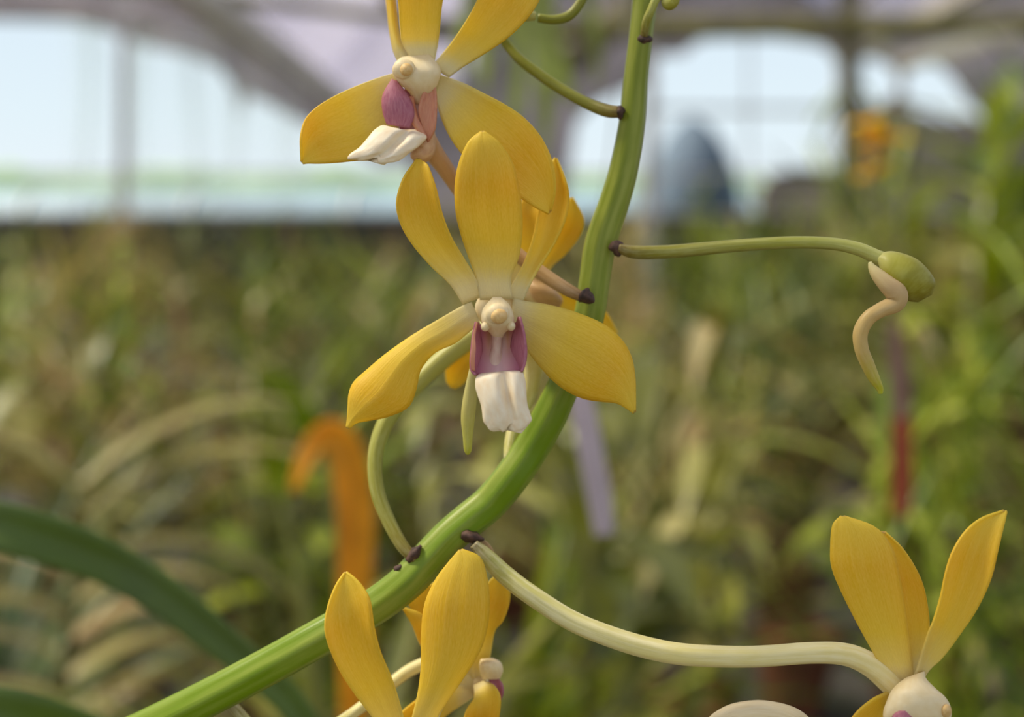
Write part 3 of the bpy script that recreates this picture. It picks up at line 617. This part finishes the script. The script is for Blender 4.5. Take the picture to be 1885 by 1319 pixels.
# hanging tags
M['tagwhite'] = plain('white_plastic', (206, 190, 194), .5, .04, 20, .3)
M['tagred'] = plain('red_plastic', (160, 66, 40), .5, .08, 20, .15)
M['bloom'] = plain('orange_bloom', (255, 200, 50), .6, .08, 20, .6)
M['ribbon'] = plain('faded_brown_ribbon', (150, 112, 98), .6, .1, 20, .2)
M['wire'] = plain('wire', (120, 118, 112), .5, .1, 20)
def hang_tag(name, label, pts, wid, mat, top):
    p0 = Vector(pts[0]); r = empty(name, p0, label, 'tag')
    o = strap('label_strip', pts, wid, mat, r, fold=.02)
    link('wire', tube_mesh('wire', [p0, (p0 + Vector(top)) / 2 + Vector((0, .002, 0)), Vector(top)], [.0004] * 3, 12, 6), r, M['wire'])
Y = .42
hang_tag('plant_tag', 'pale lilac-white plastic tag hanging behind the sharp flower', [at(1066, 715, Y), at(1080, 790, Y), at(1095, 870, Y), at(1106, 930, Y), at(1112, 985, Y)], [.0046, .0048, .0048, .0046, .0036], M['tagwhite'], at(1190, -250, .5))
Y = .75
hang_tag('plant_tag', 'narrow red plastic tag on a brown strip hanging among leaves below the green bud', [at(1659, 770, Y), at(1660, 830, Y), at(1660, 890, Y), at(1656, 950, Y)], [.0068, .0072, .0072, .0066], M['tagred'], at(1650, -500, .9))
tg = [o for o in bpy.data.objects if o.name.startswith('plant_tag')][-1]
strap('ribbon', [at(1648, 590, Y), at(1652, 650, Y), at(1656, 710, Y), at(1659, 772, Y + .001)], [.004, .0062, .0066, .0062], M['ribbon'], tg, fold=.02)
Y = 1.6
r = empty('orange_flower_cluster', at(1610, 330, Y), 'small cluster of orange blooms in front of the post', 'flower')
for (px, py, rr_) in [(1600, 232, .024), (1630, 262, .028), (1604, 275, .022), (1618, 300, .018), (1592, 318, .012)]:
    V = []; c0 = at(px, py, Y)
    F, U, T = [], [], []
    for k in range(6):
        leaf_geo(V, F, U, T, tuple(c0 - at(1610, 330, Y)), k * 1.05, rnd(-.2, .9), rr_ * 1.5, rr_, .8, .5, 4)
    c = bpy.data.objects.new('bloom', leaf_mesh('bloom', V, F, U, T, M['bloom'])); col.objects.link(c); c.parent = r
link('stem', tube_mesh('stem', [at(1605, 240, Y), at(1612, 330, Y), at(1600, 500, Y), at(1590, 800, Y)], [.002, .003, .003, .004], 12, 8), r, M['leafstem'])

# pale leaves hanging from a basket above the frame
Y = 1.0
hb = empty('hanging_basket', at(985, -160, Y), 'basket orchid above the frame whose pale green leaves hang into view', 'orchid')
M['paleleaf'] = plain('pale_hanging_leaf', (176, 184, 104), .5, .2, 30, .4)
for pts, wd in [([(985, -150), (992, -40), (1005, 60), (1030, 130), (1062, 200)], .012), ([(975, -150), (945, -60), (905, 30), (892, 110), (896, 180)], .009), ([(990, -150), (985, 0), (1000, 120), (1005, 200), (998, 290)], .010),
                ([(960, -150), (900, -90), (868, 0), (850, 90), (860, 150)], .008), ([(1000, -150), (1060, -60), (1090, 40), (1100, 110), (1095, 160)], .006), ([(970, -150), (950, 0), (955, 120), (945, 220), (930, 300)], .008)]:
    P5 = [at(x, y, Y + .01 * i) for i, (x, y) in enumerate(pts)]
    strap('leaf', P5, [wd * .6, wd, wd, wd * .8, wd * .15], M['paleleaf'], hb)
M['wood'] = plain('weathered_wood', (110, 96, 70), .8, .2, 40)
for k in range(5):
    x0 = hb.location.x - .06; z0 = hb.location.z - .0 + k * .012
    if k % 2: box('basket_slat', x0, x0 + .12, Y - .055, Y - .047, z0, z0 + .01, M['wood'], hb)
    else: box('basket_slat', x0 + .0, x0 + .008, Y - .06, Y + .06, z0, z0 + .01, M['wood'], hb)
link('wire', tube_mesh('wire', [hb.location, hb.location + Vector((0, 0, .4)), hb.location + Vector((0, 0, .9))], [.001] * 3, 6, 6), hb, M['wire'])

# ------------------------------------------------------------------ the greenhouse
M['floor'] = plain('gravel_floor', (96, 88, 66), .9, .3, 12)
M['kneewall'] = plain('dark_low_wall', (70, 66, 58), .85, .25, 3)
M['gable'] = plain('grey_gable', (176, 166, 164), .8, .15, 2)
M['steel'] = plain('painted_post', (196, 190, 182), .5, .1, 5)
M['darksteel'] = plain('dark_beam', (92, 86, 62), .6, .25, 4)
M['olive'] = plain('mossy_pipe', (112, 106, 62), .7, .25, 6)
M['bench'] = plain('bench_mesh', (88, 86, 80), .6, .2, 20)
M['lumber'] = plain('pale_lumber', (252, 236, 206), .7, .05, 6)
m, t, out = new_mat('roof_film')
g = t.nodes.new('ShaderNodeTexCoord'); nz = noise(t, 1.2, g.outputs['Object'], 3)
d = t.nodes.new('ShaderNodeBsdfDiffuse'); tr = t.nodes.new('ShaderNodeBsdfTranslucent'); tp = t.nodes.new('ShaderNodeBsdfTransparent')
cc = ramp(t, [(.3, (176, 174, 200)), (.7, (206, 204, 226))], nz)
t.links.new(cc, d.inputs[0]); t.links.new(cc, tr.inputs[0])
m1 = t.nodes.new('ShaderNodeMixShader'); m1.inputs[0].default_value = .42; t.links.new(d.outputs[0], m1.inputs[1]); t.links.new(tr.outputs[0], m1.inputs[2])
m2 = t.nodes.new('ShaderNodeMixShader'); m2.inputs[0].default_value = .62; t.links.new(m1.outputs[0], m2.inputs[1]); t.links.new(tp.outputs[0], m2.inputs[2])
t.links.new(m2.outputs[0], out.inputs[0]); M['roof'] = m
M['lowpanel'] = plain('brown_grey_panel', (150, 140, 126), .8, .15, 3)
m, t, out = new_mat('clear_film')
tr = t.nodes.new('ShaderNodeBsdfTranslucent'); tp = t.nodes.new('ShaderNodeBsdfTransparent'); lw = t.nodes.new('ShaderNodeLayerWeight'); lw.inputs[0].default_value = .45
tr.inputs[0].default_value = lin((236, 238, 240)); mx = t.nodes.new('ShaderNodeMixShader')
t.links.new(mth(t, 'ADD', mth(t, 'MULTIPLY', lw.outputs['Facing'], .7), .08), mx.inputs[0]); t.links.new(tp.outputs[0], mx.inputs[1]); t.links.new(tr.outputs[0], mx.inputs[2]); t.links.new(mx.outputs[0], out.inputs[0]); M['film'] = m

def structure(o, label=None):
    return tag(o, label, kind='structure')
structure(box('floor', -14, 14, -6, 9.2, -.05, 0, M['floor']))
M['grass'] = plain('outside_grass', (112, 130, 84), .9, .15, .4)
structure(box('ground', -70, 70, 9.2, 120, -.25, -.05, M['grass']))
YF = 9.0
def wx(px, Y=YF): return (px - 942.5) / FPX * Y
def wz(py, Y=YF): return CZ + (HZ - py) / FPX * Y
structure(box('wall_far', -14, 14, YF, YF + .12, 0, wz(398), M['kneewall']))
# sill rails of the far wall
structure(box('trim_1', -14, 14, YF - .03, YF + .15, wz(398), wz(391), M['steel']))
structure(box('trim_2', -14, 14, YF, YF + .05, wz(322), wz(316), M['steel']))

def gable(name, pts, mat):
    """vertical panel in the far wall from an outline of photo points"""
    V = [tuple(at(x, y, YF)) for x, y in pts] + [tuple(at(x, y, YF) + Vector((0, .08, 0))) for x, y in pts]; n = len(pts)
    F = [tuple(range(n)), tuple(range(2 * n - 1, n - 1, -1))] + [(i, i + n, (i + 1) % n + n, (i + 1) % n) for i in range(n)]
    me = bpy.data.meshes.new(name); me.from_pydata(V, [], F); me.update()
    return structure(link(name, me, None, mat, False))
gable('wall_gable_left', [(-900, -500), (-900, 60), (-200, 30), (0, 33), (130, 38), (190, 52), (250, 78), (340, 98), (400, 122), (430, 160), (440, 210), (452, 170), (700, 300), (760, 300), (760, -500)], M['gable'])
gable('wall_gable_middle', [(760, -500), (760, 398), (1035, 398), (1050, 300), (1062, 225), (1095, 190), (1140, 170), (1185, 150), (1215, 100), (1260, 98), (1290, 72), (1350, 64), (1440, 68), (1520, 82), (1545, 110), (1548, 400), (1585, 400), (1585, 110), (1610, 104), (1650, 122), (1664, 175), (1672, 112), (1720, 108), (1755, 135), (1790, 190), (1830, 215), (2600, 300), (2600, -500)], M['gable'])

gable('wall_gable_right', [(1586, 184), (1620, 194), (1655, 168), (1685, 205), (1740, 222), (1790, 212), (1830, 244), (2600, 330), (2600, 398), (1586, 398)], M['lowpanel'])
gable('wall_panel_middle', [(1395, 398), (1400, 345), (1425, 318), (1470, 308), (1520, 312), (1549, 318), (1549, 398)], M['lowpanel'])
# loose clear film hanging in folds over part of the left opening
V = []
for i in range(9):
    for j in range(80):
        q = j / 79; px = 120 + 450 * q
        p = at(px, 20 + 375 * i / 8, YF - .25); p.y += .05 * math.sin(q * 31 + .8 * math.sin(q * 11)) * (1 + .5 * math.sin(i * .5)); p.x += .04 * math.sin(i * .45 + q * 9)
        V.append(p)
structure(link('window_1', grid_mesh('window_1', V, None, 8, 80), None, M['film']), 'loose clear film hanging in folds across the left opening')
def slope(name, x0, z0, x1, z1, y0=-4.0, y1=YF, th=.02):
    V = [(x0, y0, z0), (x1, y0, z1), (x1, y1, z1), (x0, y1, z0)]; V += [(a, b, c + th) for a, b, c in V]
    F = [(0, 3, 2, 1), (4, 5, 6, 7), (0, 1, 5, 4), (1, 2, 6, 5), (2, 3, 7, 6), (3, 0, 4, 7)]
    me = bpy.data.meshes.new(name); me.from_pydata(V, [], F); me.update()
    return structure(link(name, me, None, M['roof'], False))
xg, zg = wx(740), wz(285)           # valley gutter left
xh, zh = wx(1600), wz(95)           # valley gutter right
slope('ceiling', xg, zg + .1, xg - 3.4, zg + 2.3); slope('ceiling', xg - 3.4, zg + 2.3, xg - 6.8, zg + .1)
slope('ceiling', xg, zg + .1, 1.1, zg + 2.1); slope('ceiling', 1.1, zg + 2.1, xh, zh + .1)
slope('ceiling', xh, zh + .1, xh + 3.0, zh + 1.9); slope('ceiling', xh + 3, zh + 1.9, xh + 6, zh + .1)
structure(box('gutter_beam', xg - .03, xg + .03, -4, YF, zg, zg + .1, M['steel']), 'grey valley gutter of the roof on the left')['category'] = 'beam'
structure(box('gutter_beam', xh - .07, xh + .07, -4, YF, zh, zh + .1, M['steel']), 'grey valley gutter of the roof on the right')['category'] = 'beam'
def rod(name, p, q, r, mat, label, cat='beam'):
    o = link(name, tube_mesh(name, [Vector(p), (Vector(p) + Vector(q)) / 2, Vector(q)], [r] * 3, 4, 12), None, mat)
    return tag(o, label, cat, kind='structure')
# purlins on the roof slopes
for i, f in enumerate((.18, .36, .56, .78)):
    for (x0, z0, x1, z1) in ((xg, zg + .1, xg - 3.4, zg + 2.3), (xg, zg + .1, 1.1, zg + 2.1), (xh, zh + .1, 1.1, zg + 2.1), (xh, zh + .1, xh + 3, zh + 1.9)):
        x = x0 + (x1 - x0) * f; z = z0 + (z1 - z0) * f
        rod('roof_beam', (x, -4, z - .05), (x, YF, z - .05), .035, M['gable'], 'roof beam running back under the film')
rod('cross_beam', at(-300, -95, 3.4), at(900, 55, 3.4), .02, M['olive'], 'mossy pipe slanting across the upper left')
rod('cross_beam', at(760, 55, 4.2), at(2300, 42, 4.2), .045, M['olive'], 'mossy beam level across the upper right')
rod('cross_beam', at(-600, 22, 6.5), at(430, 22, 6.5), .05, M['gable'], 'grey beam above the left opening')
rod('brace', at(1650, 118, 4.2), at(2050, 2, 4.2), .034, M['lumber'], 'pale lumber brace slanting up to the right corner')
rod('brace', at(1000, 150, 7.5), at(1250, -60, 7.5), .12, M['darksteel'], 'dark brace behind the top of the stalk')
# pillars
def pillar(px, Y, wpx, ztop, mat, label):
    x = (px - 942.5) / FPX * Y; h = wpx / 2 / FPX * Y
    o = box('pillar', x - h, x + h, Y - h, Y + h, 0, ztop, mat); return tag(o, label, 'pillar', kind='structure')
pillar(228, 6.0, 15, 3.4, M['steel'], 'slim grey post in front of the left opening')
pillar(1563, 7.75, 32, 3.4, M['darksteel'], 'thick grey post right of the middle opening')
pillar(1378, 8.8, 5, 3.6, M['steel'], 'thin mullion post in the middle opening')
pillar(1196, 8.0, 22, 3.4, M['steel'], 'post at the left edge of the middle opening')
structure(box('trim_3', wx(1200), wx(1548), YF - .02, YF + .05, wz(206), wz(198), M['steel']))
# the tank seen in the middle opening
M['tank'] = plain('blue_grey_tank', (92, 106, 124), .9, .06, 3, spec=.05)
tz = tube_mesh('water_tank', [(0, 0, 0), (0, 0, .9), (0, 0, 1.7), (0, 0, 2.1), (0, 0, 2.4), (0, 0, 2.55)], [.46, .46, .45, .36, .2, .02], 24, 32)
o = link('water_tank', tz, None, M['tank']); o.location = ((1275 - 942.5) / FPX * 10.2, 10.2, -.05)
tag(o, 'rounded blue-grey water tank outside the middle opening', 'tank')
# benches
for i, (y0, y1, hw) in enumerate(((.24, 2.25, 1.8), (2.55, 4.3, 2.9), (4.7, 7.4, 4.4))):
    r = empty('plant_bench', (0, (y0 + y1) / 2, 0), ['nearest long metal bench under the orchid pots', 'middle long metal bench under the orchid pots', 'farthest long metal bench under the orchid pots'][i], 'bench')
    box('bench_top', -hw, hw, y0, y1, BT - .03, BT, M['bench'], r)
    for a in (-.9, 0, .9):
        for b in (y0 + .1, y1 - .1):
            box('leg', a * hw - .02, a * hw + .02, b - .02, b + .02, 0, BT - .03, M['steel'], r)
# outside: a long tunnel of bluish film and a pale hedge behind it
M['tree'] = plain('pale_hedge', (128, 150, 122), .9, .12, .8)
M['tunnel'] = plain('bluish_film', (112, 132, 146), .6, .08, .5)
n, sg = 60, 14; V = []
for i in range(n + 1):
    for k in range(sg):
        a = math.pi * k / (sg - 1)
        V.append((-30 + i, 46 - 1.2 * math.cos(a) * (1 + .1 * math.sin(i * 1.7)), -.05 + math.sin(a) * (4.05 + .22 * math.sin(i * .9) + .14 * math.sin(i * 2.3 + k))))
tag(link('hedge', grid_mesh('hedge', V, None, n, sg), None, M['tree']), 'long pale green hedge in the haze beyond the openings', 'hedge')
r = empty('plastic_tunnel', (0, 28, -.05), 'low tunnel of bluish film outside, in front of the pale hedge', 'greenhouse tunnel')
V = [(-24 + i * 2, 28 - 1.7 * math.cos(math.pi * k / 12), -.05 + 2.55 * math.sin(math.pi * k / 12) ** .8) for i in range(25) for k in range(13)]
link('film', grid_mesh('film', V, None, 24, 13), r, M['tunnel'])
for i in range(13):
    link('hoop', tube_mesh('hoop', [(-24 + i * 4, 28 - 1.74 * math.cos(math.pi * k / 12), -.05 + 2.59 * math.sin(math.pi * k / 12) ** .8) for k in range(13)], [.04] * 13, 24, 8), r, M['steel'])
